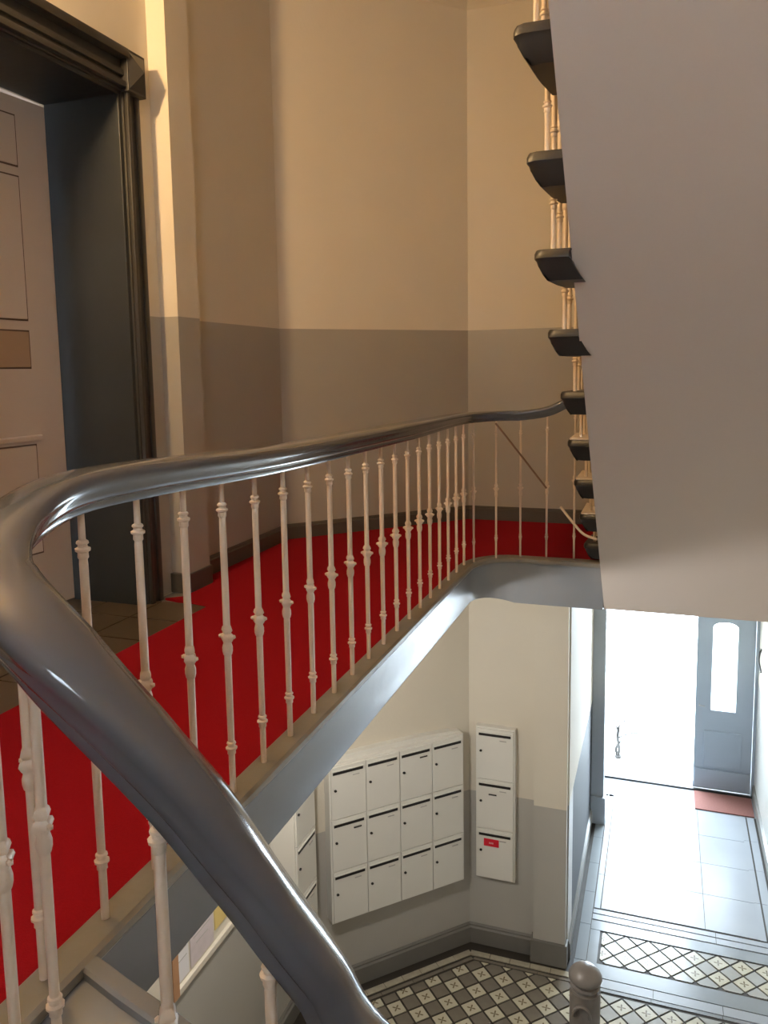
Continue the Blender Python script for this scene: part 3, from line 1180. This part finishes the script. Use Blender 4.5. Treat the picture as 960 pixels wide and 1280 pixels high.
TZ = [(4.93, 0.13), (4.62, 0.365), (4.311, 0.605), (3.993, 0.846), (3.688, 1.091), (3.257, 1.351), (2.897, 1.613), (2.717, 1.900), (2.466, 2.20), (2.15, 2.50), (1.86, 2.79), (1.57, 3.08), (1.28, 3.37)]
for i, (yn, zt) in enumerate(TZ):
    # tread: near edge at yn, reaching away from us; the free end is rounded and moulded
    dp = 0.40
    xe = -0.452
    bm = bmesh.new()
    xi = 0.69 if i < 5 else -0.328-uo.x
    outline = [(xi, 0.0), (xe-uo.x+0.03, 0.0), (xe-uo.x+0.008, 0.012), (xe-uo.x, 0.035), (xe-uo.x+0.012, dp*0.55), (xe-uo.x+0.030, dp*0.85), (xe-uo.x+0.055, dp), (xi, dp)]
    layers = []
    for z_, inset in ((0.0, 0.006), (-0.012, 0.0), (-0.030, 0.0), (-0.040, 0.008), (-0.052, 0.012), (-0.085, 0.030), (-0.105, 0.045)):
        layers.append([bm.verts.new((px_+(inset if px_ < 0 else 0), py_+(inset if py_ < 0.02 else (-inset if py_ > dp*.9 else 0)), z_)) for px_, py_ in outline])
    for A_, B_ in zip(layers[:-1], layers[1:]):
        for k in range(len(outline)):
            bm.faces.new((A_[k], A_[(k+1) % len(outline)], B_[(k+1) % len(outline)], B_[k]))
    bm.faces.new(layers[0])
    bm.faces.new(layers[-1][::-1])
    link('tread', bm, TREADM, us, smooth=True, loc=(0, yn-uo.y, zt))
    if 0 < i < 4:
        bx('tread_top', BALU, us, xe-uo.x+0.012, xi, yn-uo.y+0.012, yn-uo.y+dp*.9, zt+0.0, zt+0.010, bev=0.003)
    zprev = TZ[i-1][1] if i else 0.0
    if i < 5:
      bx('riser', WHITE, us, -0.315-uo.x, 1.04-uo.x, yn+0.34-uo.y, yn+0.36-uo.y, zprev, zt-0.105)
    # two balusters on each tread end
    for dy in (0.05, 0.22):
        xb, ybp = -0.392, yn+dy+0.03
        zt2 = rail_under(-0.34, ybp, 0.9, 4)-0.036 if ybp < 4.7 else zt+0.85
        if zt2 > zt+0.2:
            baluster(xb, ybp, zt, zt2, 0)

# thin cords near the far end of the railing
bm = bmesh.new()
tube(bm, [(-0.985, 4.885, 0.865), (-0.84, 4.96, 0.66), (-0.685, 4.985, 0.455)], 0.006, 6)
tag(link('cord', bm, CORD, smooth=True), 'thin brown cord running slantwise between two balusters at the far end', 'cord')
bm = bmesh.new()
tube(bm, catmull([(-0.60, 5.0, 0.34), (-0.515, 4.98, 0.24), (-0.45, 4.96, 0.18), (-0.37, 4.93, 0.16)], 4), 0.009, 6)
tag(link('cord', bm, BALU, smooth=True), 'pale curved cord crossing the last baluster beside the first upper steps', 'cord')

# wall lamp on the landing that lights the upper walls
sc = empty('wall_lamp', (-2.55, 1.70, 2.85))
tag(sc, 'small warm wall lamp above the landing, left of the picture', 'lamp')
bx('lamp_bracket', FRAME, sc, 0, 0.10, -0.05, 0.05, -0.16, -0.10, bev=0.004)
bm = bmesh.new()
lathe(bm, [(0.03, -0.14), (0.06, -0.13), (0.062, -0.12), (0.03, -0.11)], 12, cx=0.22)
link('lamp_cup', bm, FRAME, sc, smooth=True)
bx('lamp_arm', FRAME, sc, 0.08, 0.22, -0.01, 0.01, -0.14, -0.12)
lb = empty('lobby_lamp', (-1.85, 3.6, -0.217))
tag(lb, 'round ceiling lamp below the landing, hidden from view', 'lamp')
bm = bmesh.new()
lathe(bm, [(0.10, 0.0), (0.10, -0.03), (0.02, -0.05), (0.015, -0.13)], 16)
link('lamp_base', bm, FRAME, lb, smooth=True)
